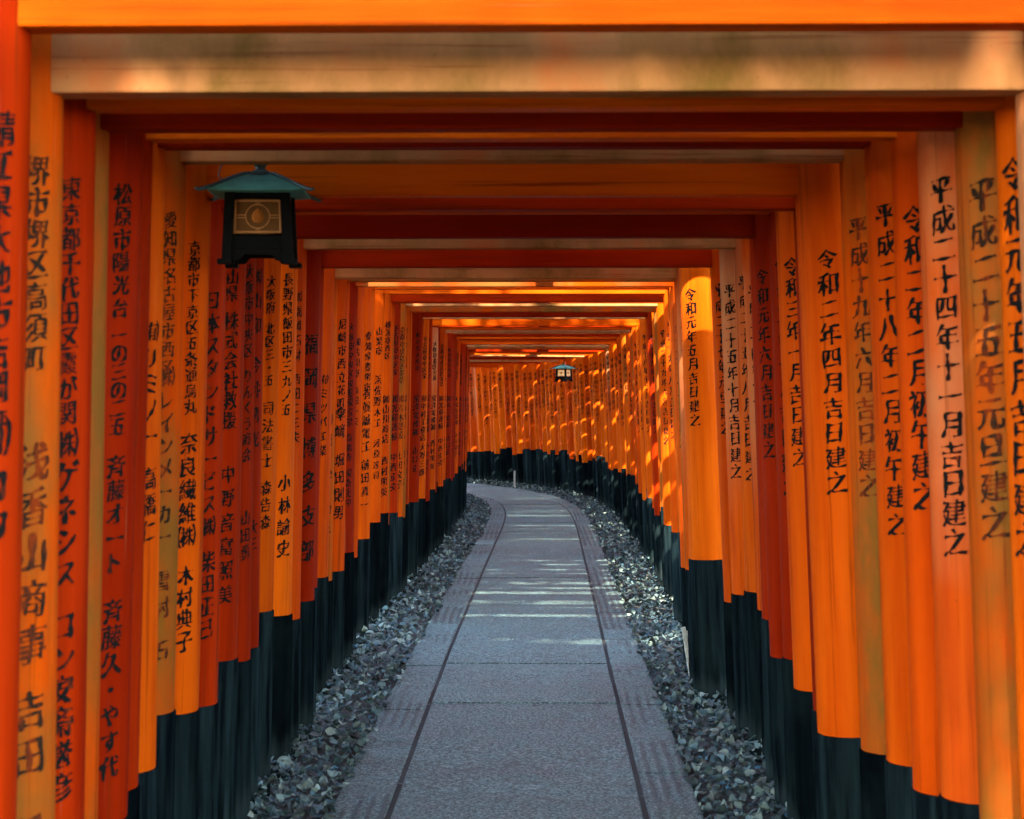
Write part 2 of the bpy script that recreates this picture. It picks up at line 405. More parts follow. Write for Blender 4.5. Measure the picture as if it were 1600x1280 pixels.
def slabs():
    bm = bmesh.new(); rg = random.Random(5)
    mats = [SLAB, SLABG, JOINT]
    def slab(sa, sb, u0f, u1f, mi):
        n = max(2, int((sb - sa) / .22) + 1); top = []; bot = []
        dz = rg.uniform(-.003, .004); bv = .006
        for i in range(n):
            s = sa + (sb - sa) * i / (n - 1)
            u0, u1 = u0f(s) + shift(s), u1f(s) + shift(s)
            e = bv if i in (0, n - 1) else 0
            row = [off(s, u0, dz - bv), off(s, u0 + bv, dz - e), off(s, u1 - bv, dz - e), off(s, u1, dz - bv)]
            if e: row = [off(s, u0 , dz - bv - .001), off(s, u0 + bv, dz - bv), off(s, u1 - bv, dz - bv), off(s, u1, dz - bv - .001)]
            top.append([bm.verts.new(p) for p in row]); bot.append([bm.verts.new(off(s, u0, -.06)), bm.verts.new(off(s, u1, -.06))])
        for i in range(n - 1):
            for k in range(3): bm.faces.new((top[i][k], top[i][k + 1], top[i + 1][k + 1], top[i + 1][k])).material_index = mi
            bm.faces.new((bot[i][0], top[i][0], top[i + 1][0], bot[i + 1][0])).material_index = mi
            bm.faces.new((top[i][3], bot[i][1], bot[i + 1][1], top[i + 1][3])).material_index = mi
        for i, rv in ((0, False), (n - 1, True)):
            f = [bot[i][0], bot[i][1], top[i][3], top[i][2], top[i][1], top[i][0]]
            bm.faces.new(list(reversed(f)) if rv else f).material_index = mi
    s = -3.0
    while s < 42:
        L = rg.choice([.62, .9, 1.0, 1.25]); slab(s, s + L - .005, lambda q: -.455 * halfw(q) / .685, lambda q: .465 * halfw(q) / .685, 0); s += L
    for sg in (-1, 1):
        s = -3.0
        while s < 42:
            L = rg.choice([.6, .75, .9]); a = (.476 if sg < 0 else .486)
            if sg < 0: slab(s, s + L - .006, lambda q: -halfw(q), lambda q: -a * halfw(q) / .685, 1)
            else: slab(s, s + L - .006, lambda q: a * halfw(q) / .685, lambda q: halfw(q), 1)
            s += L
    me = bm_mesh("stone_path", bm, mats)
    o = link("stone_path", me); tag(o, kind='structure')
    # earth packed in the joints
    ss = np.arange(-3, 42, .25); vs, fs = [], []
    for s in ss: vs += [off(s, shift(s) - halfw(s) + .02, -.009), off(s, shift(s) + halfw(s) - .02, -.009)]
    for i in range(len(ss) - 1): fs.append((2 * i, 2 * i + 1, 2 * i + 3, 2 * i + 2))
    tag(link("path_joints", mesh("path_joints", vs, fs, JOINT)), kind='structure')
slabs()

def scatter():
    rg = np.random.default_rng(4)
    # ---- stones: squashed, chipped pebbles
    base = bmesh.new(); bmesh.ops.create_icosphere(base, subdivisions=1, radius=1.0)
    bv = np.array([v.co[:] for v in base.verts]); bf = np.array([[v.index for v in f.verts] for f in base.faces]); base.free()
    def place(n, lo, hi, near):
        out = []
        while len(out) < n:
            s = rg.uniform(0, 1) ** near * 36 + 4.6
            sd_ = rg.choice([-1, 1]); hw = halfw(s)
            u = sd_ * (hw + .012 + rg.uniform(lo, hi))
            out.append((s, u))
        return out
    V, Fc, b = [], [], 0
    for s, u in place(12000, -.01, .62, 1.9):
        r = rg.uniform(.005, .016) * (1 if abs(u) > .72 else .8)
        v = bv * (1 + rg.uniform(-.22, .22, (len(bv), 1))) * np.array([1, rg.uniform(.6, .95), rg.uniform(.35, .6)]) * r
        a = rg.uniform(0, 6.28); ca, sa = math.cos(a), math.sin(a); tx = rg.uniform(-.5, .5)
        v = np.c_[v[:, 0] * ca - v[:, 1] * sa, v[:, 0] * sa + v[:, 1] * ca, v[:, 2] + v[:, 0] * tx]
        p = off(s, u + shift(s), -.045 + rg.uniform(.0, .035) + .02 * min(1, max(0, abs(u) - halfw(s)) / .2))
        V.append(v + np.array(p)); Fc.append(bf + b); b += len(bv)
    me = mesh("gravel", np.concatenate(V), np.concatenate(Fc).tolist(), STONE)
    tag(link("gravel", me), "blue grey gravel filling the strips beside the stone path", "gravel", kind='stuff')
    # ---- leaves: folded, curled ovals
    t = np.array([0, .10, .28, .5, .72, .9, 1.0]); wd = np.array([.02, .22, .42, .48, .40, .20, .02])
    V, Fc, b = [], [], 0
    for s, u in place(24000, -.03, .60, 1.9):
        L = rg.uniform(.018, .054); wI = rg.uniform(.35, .62); curl = rg.uniform(-2.6, 2.6); fold = rg.uniform(-.2, .9)
        xs = (t - .5) * L; zc = curl * L * ((t - .5) ** 2) + rg.uniform(-.15, .15) * L * (t - .5)
        rows = []
        for k in range(7):
            yy = wd[k] * L * wI * 1.6
            rows += [(xs[k], -yy, zc[k] + fold * yy * .7), (xs[k], 0, zc[k]), (xs[k], yy, zc[k] + fold * yy * .7)]
        v = np.array(rows)
        if rg.uniform() < .35: v[:, 2] *= -1
        ax, ay, az = rg.normal(0, .42), rg.normal(0, .42), rg.uniform(0, 6.28)
        Rm = np.array(Matrix.Rotation(az, 3, 'Z') @ Matrix.Rotation(ay, 3, 'Y') @ Matrix.Rotation(ax, 3, 'X'))
        v = v @ Rm.T
        e = abs(u) - halfw(s)
        p = off(s, u + shift(s), -.022 + rg.uniform(.0, .045) + .035 * min(1, max(0, e) / .18))
        V.append(v + np.array(p))
        q = []
        for k in range(6):
            for j in range(2): q.append([k * 3 + j + b, k * 3 + j + 1 + b, k * 3 + j + 4 + b, k * 3 + j + 3 + b])
        Fc += q; b += 21
    me = mesh("fallen_leaves", np.concatenate(V), Fc, LEAF, True)
    tag(link("fallen_leaves", me), "dry curled leaves lying thick along both edges of the path", "fallen leaves", kind='stuff')
    # ---- a few crumbs and bits of leaf trodden onto the paving
    V, Fc, b = [], [], 0
    for i in range(300):
        s = rg.uniform(0, 1) ** 1.5 * 26 + 6; u = rg.uniform(-1, 1) * halfw(s) * .97
        L = rg.uniform(.005, .022) if i % 9 else rg.uniform(.022, .036); a = rg.uniform(0, 6.28)
        pts = [(L, 0, .001), (0, L * .45, .004), (-L, 0, .002), (0, -L * .4, .003)]
        p = off(s, u + shift(s), .004)
        V += [(p[0] + x * math.cos(a) - y * math.sin(a), p[1] + x * math.sin(a) + y * math.cos(a), p[2] + z) for x, y, z in pts]
        Fc.append((b, b + 1, b + 2, b + 3)); b += 4
    tag(link("leaf_litter", mesh("leaf_litter", V, Fc, LEAF)), "scattered leaf crumbs trodden onto the paving slabs", "leaf litter", kind='stuff')
scatter()

# ------------------------------------------------------------------ torii gates
LEAN = {-1: R(1.5), 1: R(2.6)}            # the right-hand posts lean in a little more
def pillar(parent, sgn, inner, r, top, paintkey, sleeve_h, cols, rg, ink, lean, face):
    """a round post, leaning in; origin at its foot, inner = where its inner side stands at eye height"""
    ux = sgn * (inner + r + math.tan(lean) * H)
    ph = [rg.uniform(0, 6.28) for _ in range(3)]
    wob = lambda a, z: .006 * math.sin(2 * a + ph[0]) + .004 * math.sin(3 * a + ph[1] + z * 2)
    rad = lambda z: r * (1.03 - .035 * z)
    prof = [(rad(z), z) for z in (-.10, sleeve_h - .12, sleeve_h, .9, 1.2, 1.6, 1.9, top - .012)] + [(rad(top) - .010, top)]
    vs, fs = lathe(prof, 28, wob)
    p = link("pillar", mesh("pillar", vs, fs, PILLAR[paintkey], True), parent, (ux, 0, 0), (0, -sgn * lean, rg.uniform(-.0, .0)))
    r2 = r + .005
    prof = [(rad(0) + .006, -.10), (rad(0) + .0055, .1), (rad(sleeve_h) + .005, sleeve_h - .004), (rad(sleeve_h) + .002, sleeve_h)]
    vs, fs = lathe(prof, 28, wob)
    link("base_sleeve", mesh("base_sleeve", vs, fs, SLEEVE, True), p)
    if cols:
        me = inscription(cols, lambda z: rad(z) * 1.006, face, 0, rg, ink)
        if me: link("inscription", me, p)
    return p
NGATE = [0]
def gate(s, xl, xr, hb, pl, pr, pb, lt, rt, label, rl=.095, rr=.095, beam_h=.125, gap=.27, seed=0, slim=False, ink=(None, None), rot=0.0, sl=(None, None), face=(.76, .66)):
    """s: how far along the path; xl / xr: inner faces left and right of the gate's origin at eye height; hb: underside of the tie beam above eye height"""
    rg = random.Random(1000 + seed)
    x, y, th = cen(s)
    root = bpy.data.objects.new("torii_gate", None); COL.objects.link(root); root.empty_display_size = .3
    root.location = (x, y, drop(y)); root.rotation_euler = (0, 0, th + rot)
    tag(root, label, "torii gate", "torii gates arching over the path")
    bz = H + hb
    top = bz + beam_h + gap + .02
    for sg, inn, r, pk, cols, ik, sh, fc in ((-1, xl, rl, pl, lt, ink[0], sl[0], face[0]), (1, xr, rr, pr, rt, ink[1], sl[1], face[1])):
        pillar(root, sg, inn, r, top, pk, sh or rg.uniform(.54, .70), cols, rg, ik or INK, LEAN[sg] + rg.uniform(-.006, .006), -math.pi / 2 - sg * fc)
    d = rg.uniform(.034, .042)               # half thickness of the tie beam: thinner than the posts it runs through
    bm = bmesh.new(); ext = .17
    add_box(bm, -xl - 2 * rl - ext, xr + 2 * rr + ext, -d, d, bz, bz + beam_h, .006)
    link("tie_beam", bm_mesh("tie_beam", bm, BEAM[pb]), root)
    for sg, inn, r in ((-1, xl, rl), (1, xr, rr)):      # wedges that lock the beam where it leaves the post
        bm = bmesh.new(); u = sg * (inn + 2 * r + .035)
        add_box(bm, u - .035, u + .035, -d + .008, d - .008, bz + beam_h - .002, bz + beam_h + .035, .003)
        link("wedge", bm_mesh("wedge", bm, BEAM[pb]), root)
    # top lintel: a squared under-beam and a heavier, slightly upswept one with a black cap
    def swept(z0, z1, dy0, dy1, ext, lift, me_name, mat, n=10):
        a, b = -xl - 2 * rl - ext, xr + 2 * rr + ext; c = (a + b) / 2; vs, fs = [], []
        for i in range(n + 1):
            q = a + (b - a) * i / n; k = abs((q - c) / ((b - a) / 2)) ** 3 * lift
            vs += [(q, -dy0, z0 + k), (q, dy0, z0 + k), (q, dy1, z1 + k), (q, -dy1, z1 + k)]
        for i in range(n):
            o_ = 4 * i
            for j in range(4): fs.append((o_ + j, o_ + (j + 1) % 4, o_ + 4 + (j + 1) % 4, o_ + 4 + j))
        fs.append((0, 1, 2, 3)); fs.append(tuple(4 * n + j for j in (3, 2, 1, 0)))
        bm = bmesh.new(); vv = [bm.verts.new(v) for v in vs]
        for f in fs: bm.faces.new([vv[j] for j in f])
        return bm_mesh(me_name, bm, mat)
    z0 = bz + beam_h + gap
    if slim:                                  # unseen lintels thinned to one bar, to let sun and sky in
        link("lintel", swept(z0, z0 + .085, .050, .055, .24, .02, "lintel", BEAM[pb]), root)
        link("lintel_cap", swept(z0 + .0875, z0 + .10, .058, .060, .25, .02, "lintel_cap", CAPBLACK), root)
    else:
      link("lintel", swept(z0, z0 + .11, .075, .075, .26, .02, "lintel", BEAM[pb]), root)
      link("upper_lintel", swept(z0 + .1125, z0 + .21, .085, .095, .34, .03, "upper_lintel", BEAM[pb]), root)
      link("lintel_cap", swept(z0 + .2125, z0 + .235, .10, .105, .36, .03, "lintel_cap", CAPBLACK), root)
    bm = bmesh.new(); add_box(bm, -.045, .045, -.03, .03, bz + beam_h + .002, z0 - .002, .004)
    link("strut", bm_mesh("strut", bm, BEAM[pb]), root)
    NGATE[0] += 1
    return root

TOP = H + .375
def date(t, top=.375, pitch=.070, size=.064, sh=0.0): return [(t, H + top, pitch, size, sh)]
def donor(*cols):
    out = []
    for t, top, pitch, size in cols: out.append((t, H + top, pitch, size, 0.0))
    return out
# s, left edge px, right edge px at eye height, underside of tie beam above the eye, paint left/right/beam, left text, right text, label
NEAR = [
 (2.95, 34, 1640, .566, 'r', 'o', 'o', donor(("鯖江県大池市吉岡町", .40, .060, .055), ("㈲カワ", -.10, .075, .066)), None,
  "nearest torii gate, its bright orange beam running across the top edge"),
 (3.25, 91, 1597, .505, 'm', 'p', 'p', donor(("堺市堺区高須町", .365, .056, .052), ("浅香山商事", -.155, .082, .072), ("吉田 保", -.60, .085, .070)), [("鯨立二一四昭会福", H - .40, .062, .055, -.075)],
  "pale pinkish olive stained torii gate, second from the viewer, wide faded beam"),
 (3.46, 140, 1566, .508, 'r', 'o', 'y', donor(("東京都千代田区霞が関", .355, .0475, .045), ("㈱ゲネシス コンマース", -.13, .062, .058), ("安斎誉彦", -.60, .062, .056)), date("令和元年五月吉日建之", .385, .077, .068),
  "orange torii gate dated Reiwa 1 May at the photo's right edge"),
 (3.71, 162, 1502, .503, 'm', 'm', 'r', None, date("平成二十五年元旦建之", .365, .0735, .066),
  "olive brown torii gate with Heisei 25 New Year date and dark beam"),
 (4.00, 214, 1443, .61, 'r', 'p', 'o', donor(("松原市陽光台", .40, .050, .046), ("一の三の二五", .09, .0405, .044), ("斉藤オート", -.20, .053, .050), ("斉藤久・やす代", -.52, .058, .052)), date("平成二十四年十一月吉日建之", .405, .0640, .060),
  "torii gate with pale pink right pillar dated Heisei 24 November"),
 (4.25, 229, 1401, .553, 'r', 'o', 'y', donor(("㈱日光堂本店 山本一郎", .28, .06, .05)), date("令和二年二月初午建之", .365, .0715, .067),
  "red orange torii gate dated Reiwa 2 February, first horse day"),
 (4.55, 251, 1360, .572, 'o', 'o', 'r', donor(("㈲リミノー 高橋仁", .11, .066, .056)), date("平成二十八年二月初午建之", .40, .070, .060),
  "orange torii gate dated Heisei 28 February, first horse day"),
 (4.90, 283, 1321, .577, 'm', 'm', 'p', donor(("愛知県名古屋市西区", .42, .050, .046), ("㈱レインメーカー", -.005, .062, .058), ("雪村 石", -.56, .072, .060)), date("平成十九年六月吉日建之", .395, .0690, .060),
  "green stained torii gate with tan beam dated Heisei 19 June"),
 (5.20, 322, 1252, .514, 'o', 'o', 'y', donor(("京都市下京区五条通烏丸", .365, .0455, .043), ("奈良繊維㈱", -.195, .067, .062), ("木村典子", -.575, .064, .059)), date("令和二年四月吉日建之", .330, .0705, .062),
  "wide orange torii gate behind the near lantern, dated Reiwa 2 April"),
 (5.60, 349, 1248, .510, 'r', 'r', 'r', donor(("日本スタンドサービス㈱", .23, .070, .062), ("柴田正己", -.58, .070, .064)), date("平成二十年四月吉日建之", .30, .07, .06),
  "dark red torii gate just behind the wide one dated Reiwa 2 April"),
 (6.00, 380, 1219, .560, 'r', 'o', 'o', donor(("岡山県", .38, .055, .050), ("株式会社救援", .18, .066, .062), ("中野音富照美", -.33, .080, .064)), date("令和三年一月吉日建之", .36, .07, .062),
  "orange torii gate third past the near lantern's gate"),
 (6.28, 397, 1207, .560, 'r', 'r', 'o', donor(("大阪市中央区 りんくう商会", .36, .055, .050), ("山田勇", -.50, .06, .055)), date("令和二年七月吉日建之", .38, .085, .064),
  "red torii gate with right pillar dated Reiwa 2 July"),
 (6.60, 410, 1183, .500, 'r', 'r', 'r', donor(("㈱山和 今井清光", .36, .09, .060), ("大三", -.56, .06, .055)), date("令和元年六月吉日建之", .36, .070, .060),
  "torii gate with deep crimson beam right of the near lantern"),
 (6.95, 435, 1176, .580, 'o', 'r', 'o', donor(("大阪府 北区三・五", .36, .05, .046), ("司法書士 森告森", -.13, .066, .056)), date("平成二十五年二月吉日建之", .37, .066, .056),
  "orange torii gate with narrow left pillar of a law clerk's donation"),
 (7.30, 462, 1166, .560, 'y', 'p', 'o', donor(("長野県飯田市三九ノ五", .385, .0585, .052), ("小林諭史", -.44, .088, .066)), date("平成二十四年十一月吉日建之", .34, .0630, .056),
  "torii gate with yellow left pillar from Nagano and pale right pillar"),
 (7.65, 476, 1151, .533, 'o', 'p', 'p', donor(("㈱福岡石材 西田二三夫", .33, .062, .050)), date("平成二十五年八月吉日建之", .39, .0735, .060),
  "torii gate with light tan beam and pale pillar dated Heisei 25 August"),
 (7.95, 498, 1129, .561, 'r', 'p', 'o', donor(("福岡県博多支部", .135, .152, .092)), date("平成二十五年十月吉日建之", .37, .0720, .063),
  "torii gate with large spaced Fukuoka lettering on its red left pillar"),
 (8.28, 503, 1115, .492, 'r', 'o', 'r', donor(("大日本印刷㈱ 会長", .10, .063, .050)), date("平成二十七年元旦建之", .39, .0700, .060),
  "torii gate with straight red beam, right pillar dated Heisei 27"),
 (8.85, 520, 1066, .555, 'o', 'y', 'y', donor(("㈲ミツバ工業", -.02, .07, .05)), date("令和元年五月吉日建之", .395, .0680, .062, -.030),
  "torii gate with broad sunlit yellow right pillar dated Reiwa 1 May"),
 (9.20, 525, 1060, .493, 'm', 'p', 'p', donor(("群馬県高崎市", .335, .078, .062), ("山﨑 学 申子", -.22, .112, .070)), date("平成二十年十月吉日建之", .34, .07, .06),
  "torii gate with sunlit whitish pink beam and left pillar from Gunma"),
 (9.58, 544, 1058, .500, 'o', 'm', 'm', donor(("尼崎市西立花町", .275, .070, .060), ("傘﨑 堀田則男", -.20, .094, .074)), date("平成十八年十月吉日建之", .33, .07, .06),
  "torii gate with olive tan beam and left pillar from Amagasaki"),
 (9.93, 557, 1052, .492, 'r', 'o', 'm', donor(("大阪市中央区東上", .27, .052, .046), ("町東宝堂 高橋寺 東条圭中", -.09, .054, .048)), date("平成十九年三月吉日建之", .34, .07, .06),
  "torii gate with thin tan beam behind the one from Amagasaki"),
 (10.3, 566, 1050, .535, 'o', 'o', 'o', donor(("加古川市 高田一夫", .20, .06, .05)), date("平成二十年三月吉日建之", .34, .07, .06),
  "orange torii gate between the two tan beamed gates and the electrician's"),
 (10.9, 583, 1048, .53, 'o', 'm', 'o', donor(("愛知県豊明市", .25, .062, .052), ("有眞誠電工", -.10, .080, .066), ("前田真一", -.53, .080, .062)), date("平成十八年四月吉日建之", .34, .07, .06),
  "torii gate whose orange left pillar carries an electrician's donation"),
 (11.6, 599, 1040, .54, 'o', 'o', 'o', donor(("山梨市", .30, .062, .056), ("浜佐野木工", -.01, .070, .060), ("河原達司", -.42, .07, .055)), date("平成十九年八月吉日建之", .34, .07, .06),
  "torii gate whose orange left pillar carries a Yamanashi carpenter's donation"),
]
FACE = {2: (.8, 1.0), 8: (.76, .30), 18: (.7, .34), 6: (1.0, .7), 11: (1.02, .7), 12: (.95, .9), 10: (.72, .62)}
for i, (z, xlp, xrp, hb, pl, pr, pb, lt, rt, lab) in enumerate(NEAR):
    s = z
    cx, cy, th = cen(s)
    xl = (VX - xlp) * z / F + cx; xr = (xrp - VX) * z / F - cx
    kw = dict(face=FACE.get(i, (.80, .70)), slim=i > 18)
    if i == 18: kw.update(rr=.105)
    if i == 8: kw.update(rr=.10, rl=.10)
    if i in (11, 13, 16, 17, 18, 20): kw.update(gap={11: .34, 13: .40, 16: .62, 17: .52, 18: .30, 20: .36}[i])
    gate(s, xl, xr, hb, pl, pr, pb, lt, rt, lab, seed=i, ink=(INKW if pl in 'm' else INK, INKW if pr in 'm' else INK), beam_h=.135 if i in (8, 12) else .12, **kw)

ORD = ["first", "second", "third", "fourth", "fifth", "sixth", "seventh", "eighth", "ninth", "tenth", "eleventh", "twelfth", "thirteenth", "fourteenth",
       "fifteenth", "sixteenth", "seventeenth", "eighteenth", "nineteenth", "twentieth"]
TENS = {2: "twenty", 3: "thirty", 4: "forty", 5: "fifty", 6: "sixty"}
def ordinal(n):
    if n <= 20: return ORD[n - 1]
    return (TENS[n // 10] + "-" + ORD[n % 10 - 1]) if n % 10 else TENS[n // 10][:-1] + "ieth"
YEARS = ["十八", "十九", "二十", "二十一", "二十二", "二十三", "二十四", "二十五", "二十六", "二十七", "二十八", "二十九", "三十"]
MONTHS = ["元旦", "二月初午", "二月吉日", "三月吉日", "四月吉日", "五月吉日", "六月吉日", "八月吉日", "九月吉日", "十月吉日", "十一月吉日", "十二月吉日"]
ADDR = ["京都市伏見区深草", "大阪市北区天満", "神戸市中央区元町", "東京都港区芝", "名古屋市中区栄", "奈良市三条町", "岐阜県大垣市", "広島市南区", "横浜市西区", "和歌山市本町"]
FIRM = ["㈱山川商店", "㈲中村工務店", "大和産業㈱", "㈱丸三食品", "東洋電機㈱", "㈱青木建設", "北川不動産", "㈱光和運輸"]
NAME = ["田中一郎", "中西正夫", "小川和子", "森本勝", "西村明美", "大野三郎", "上田文子", "山口正"]
COLW = {'o': "orange", 'r': "dark red", 'p': "pale faded", 'm': "olive stained", 'y': "bright orange"}
# underside-of-beam paints read off the photograph, then free
seqb = ['r', 'o', 'm', 'p', 'm', 'o', 'r', 'r', 'o', 'p', 'r', 'm', 'o', 'r', 'p', 'm', 'o', 'o', 'p', 'r', 'o', 'r', 'p', 'o', 'r', 'm']
seqr = ['o', 'p', 'r', 'o', 'p', 'm', 'o', 'r', 'o', 'o', 'y', 'o', 'o', 'y', 'o', 'm', 'p', 'm', 'r', 'o', 'o', 'm', 'o', 'y', 'o', 'm']
seql = ['o', 'm', 'r', 'm', 'm', 'r', 'o', 'r', 'r', 'r', 'o', 'r', 'o', 'r', 'p', 'r', 'r', 'o', 'r', 'r', 'o', 'r', 'r', 'r', 'o', 'r']
s, k = 12.05, 0
rg = random.Random(77)
bendn = 0
while s < 35.0:
    t = min(max((s - 9) / 11, 0), 1)
    if k < len(seqb): pb, pr, pl = seqb[k], seqr[k], seql[k]
    else:
        pb = rg.choice('oorrpm'); pr = rg.choice('oooyyyyyop'); pl = rg.choice('oorrr')
    xl = .965 - .045 * t + rg.uniform(-.035, .03); xr = .905 + .0 * t + rg.uniform(-.035, .03)
    hb = .52 + rg.uniform(-.03, .05)
    yy = rg.choice(YEARS); dt = ("平成" + yy + "年" + rg.choice(MONTHS) + "建之") if rg.random() < .75 else ("令和" + rg.choice(["元", "二", "三"]) + "年" + rg.choice(MONTHS) + "建之")
    rt = date(dt, .36 + rg.uniform(-.03, .04), rg.uniform(.062, .07), rg.uniform(.054, .062))
    lt = donor((rg.choice(ADDR), .36, .052, .048), (rg.choice(FIRM), -.14, .066, .060), (rg.choice(NAME), -.55, .07, .06)) if s < 27 else None
    if s < 21.0:
        lab = "%s torii gate, %s past the Yamanashi carpenter's gate" % (COLW[pr], ordinal(k + 1))
        kk = k
    else:
        bendn += 1
        lab = "%s torii gate, %s in the far curving row from its near end" % (COLW[pr], ordinal(bendn))
    gate(s, xl, xr, hb, pl, pr, pb, lt, rt, lab, seed=100 + k, ink=(INKW if pl == 'm' else INK, INKW if pr == 'm' else INK),
         rl=rg.uniform(.082, .096) if s < 22 else rg.uniform(.072, .086), rr=rg.uniform(.082, .096) if s < 22 else rg.uniform(.070, .086), gap=rg.choice([.22, .28, .36]) if s < 21.5 else .32, slim=True, rot=rg.uniform(-.004, .004))
    s += rg.uniform(.255, .345) if s < 22 else rg.uniform(.225, .27)
    k += 1

# ------------------------------------------------------------------ hanging lanterns
def lantern(loc, rotz, sc, drop_len, label, lit=False, cable=False):
    root = bpy.data.objects.new("hanging_lantern", None); COL.objects.link(root); root.location = loc; root.rotation_euler = (0, 0, rotz); root.scale = (sc,) * 3
    tag(root, label, "lantern", "bronze lanterns hung under the gates")
    # dimensions in metres, origin at the foot of the body
    zb, zt = .030, .200; wb, wt = .091, .083           # half widths of the body, wider at the foot
    def quadring(h, z): return [(-h, -h, z), (h, -h, z), (h, h, z), (-h, h, z)]
    # roof: four hollow-curved slopes
    prof = [(.140, .203), (.146, .2065), (.112, .227), (.078, .246), (.046, .261), (.030, .267)]
    vs, fs = [], []
    for h, z in prof:
        n = 6                                           # eaves lift a little towards the corners
        for sd_ in range(4):
            for q in range(n):
                u = -1 + 2 * q / n; lift = .004 * abs(u) ** 3 * (h / .15)
                p = [(u * h, -h), (h, u * h), (-u * h, h), (-h, -u * h)][sd_]
                vs.append((p[0], p[1], z + lift))
    m = 24
    for i in range(len(prof) - 1):
        for q in range(m): fs.append((i * m + q, i * m + (q + 1) % m, (i + 1) * m + (q + 1) % m, (i + 1) * m + q))
    fs.append(tuple(reversed(range(m)))); fs.append(tuple((len(prof) - 1) * m + q for q in range(m)))
    roof = link("roof", mesh("roof", vs, fs, PATINA), root)
    for sx, sy in ((-1, -1), (1, -1), (1, 1), (-1, 1)):
        bm = bmesh.new()
        path = [(.028, .271), (.048, .265), (.080, .249), (.114, .230), (.148, .212), (.165, .206), (.176, .208)]
        tube(bm, [(sx * a, sy * a, z) for a, z in path], [.004, .006, .006, .006, .0065, .006, .003], 6)
        link("roof_ridge", bm_mesh("roof_ridge", bm, PATINA_EDGE, True), roof)
    vs, fs = lathe([(.048, .260), (.044, .272), (.022, .279), (.014, .285), (.020, .296), (.026, .304), (.024, .309), (.008, .311)], 16)
    fin = link("finial", mesh("finial", vs, fs, PATINA_EDGE, True), roof)
    bm = bmesh.new(); tube(bm, [(0, 0, .309), (0, 0, .309 + drop_len)], .005, 8); link("hanger", bm_mesh("hanger", bm, BRONZE, True), root)
    if cable:                                            # the lamp's flex, looped from the roof up to the beam
        bm = bmesh.new(); tube(bm, [(-.095, -.02, .232), (-.125, -.02, .262), (-.118, -.02, .292), (-.085, -.02, .312), (-.060, -.02, .318)], .0028, 6)
        link("cable", bm_mesh("cable", bm, CABLE, True), root)
    # body: corner posts, top and bottom rails, fretted skirt
    def lerp(z): return wb + (wt - wb) * (z - zb) / (zt - zb)
    for sx, sy in ((-1, -1), (1, -1), (1, 1), (-1, 1)):
        bm = bmesh.new(); a, b = lerp(zb - .03), lerp(zt)
        pw = .014; pts = []
        for h, z in ((a, zb - .03), (b, zt + .006)):
            pts.append([bm.verts.new((sx * h + dx, sy * h + dy, z)) for dx, dy in ((-pw, -pw), (pw, -pw), (pw, pw), (-pw, pw))])
        for q in range(4): bm.faces.new((pts[0][q], pts[0][(q + 1) % 4], pts[1][(q + 1) % 4], pts[1][q]))
        bm.faces.new(list(reversed(pts[0]))); bm.faces.new(pts[1])
        # scrolled foot
        h = lerp(zb - .03) + .006
        add_box(bm, sx * h - .020, sx * h + .020, sy * h - .020, sy * h + .020, zb - .042, zb - .026, .004)
        link("corner_post", bm_mesh("corner_post", bm, BRONZE), root)
    bm = bmesh.new()
    h = lerp(zt); add_box(bm, -h - .006, h + .006, -h - .006, h + .006, zt - .010, zt + .0055, .002)
    link("top_rail", bm_mesh("top_rail", bm, BRONZE), root)
    bm = bmesh.new(); h = lerp(zb + .02)
    add_box(bm, -h - .004, h + .004, -h - .004, h + .004, zb + .004, zb + .045, .002)
    link("floor_tray", bm_mesh("floor_tray", bm, BRONZE), root)
    for r_ in range(4):
        Rz = Matrix.Rotation(r_ * math.pi / 2, 4, 'Z')
        bm = bmesh.new(); h = lerp(zb - .01)
        # skirt board with an arched cut-out below the tray
        xs = [-h, -h * .62, -h * .52, -h * .45, h * .45, h * .52, h * .62, h]; lo = [zb - .030, zb - .030, zb - .020, zb - .012, zb - .012, zb - .020, zb - .030, zb - .030]
        up = zb + .003; th_ = .004
        f0 = [bm.verts.new((x, -h - th_, z)) for x, z in zip(xs, lo)] + [bm.verts.new((x, -h - th_, up)) for x in reversed(xs)]
        f1 = [bm.verts.new((v.co.x, -h + th_, v.co.z)) for v in f0]
        bm.faces.new(f0); bm.faces.new(list(reversed(f1)))
        for q in range(len(f0)): bm.faces.new((f0[q], f1[q], f1[(q + 1) % len(f0)], f0[(q + 1) % len(f0)]))
        bmesh.ops.transform(bm, matrix=Rz, verts=bm.verts)
        link("skirt", bm_mesh("skirt", bm, BRONZE), root)
        # pane, its gilt rim and lattice ornament
        z0, z1 = zb + .050, zt - .014; ha, hb_ = lerp(z0), lerp(z1); ins = .004
        bm = bmesh.new()
        q = [bm.verts.new(p) for p in ((-ha + .012, -ha + ins, z0), (ha - .012, -ha + ins, z0), (hb_ - .012, -hb_ + ins, z1), (-hb_ + .012, -hb_ + ins, z1))]
        q2 = [bm.verts.new((v.co.x, v.co.y + .004, v.co.z)) for v in q]
        bm.faces.new(q); bm.faces.new(list(reversed(q2)))
        for j in range(4): bm.faces.new((q[j], q2[j], q2[(j + 1) % 4], q[(j + 1) % 4]))
        bmesh.ops.transform(bm, matrix=Rz, verts=bm.verts)
        pane = link("pane", bm_mesh("pane", bm, PANE_LIT if lit else PANE), root)
        bm = bmesh.new()
        def P(x, z, d=.0): return (x, -lerp(z) + ins - .002 - d, z)
        rm = .005; a0, a1 = ha - .020, hb_ - .018
        for A, B in ((P(-a0, z0 + .006), P(a0, z0 + .006)), (P(-a1, z1 - .006), P(a1, z1 - .006)), (P(-a0, z0 + .006), P(-a1, z1 - .006)), (P(a0, z0 + .006), P(a1, z1 - .006))):
            tube(bm, [A, B], .0034, 6)
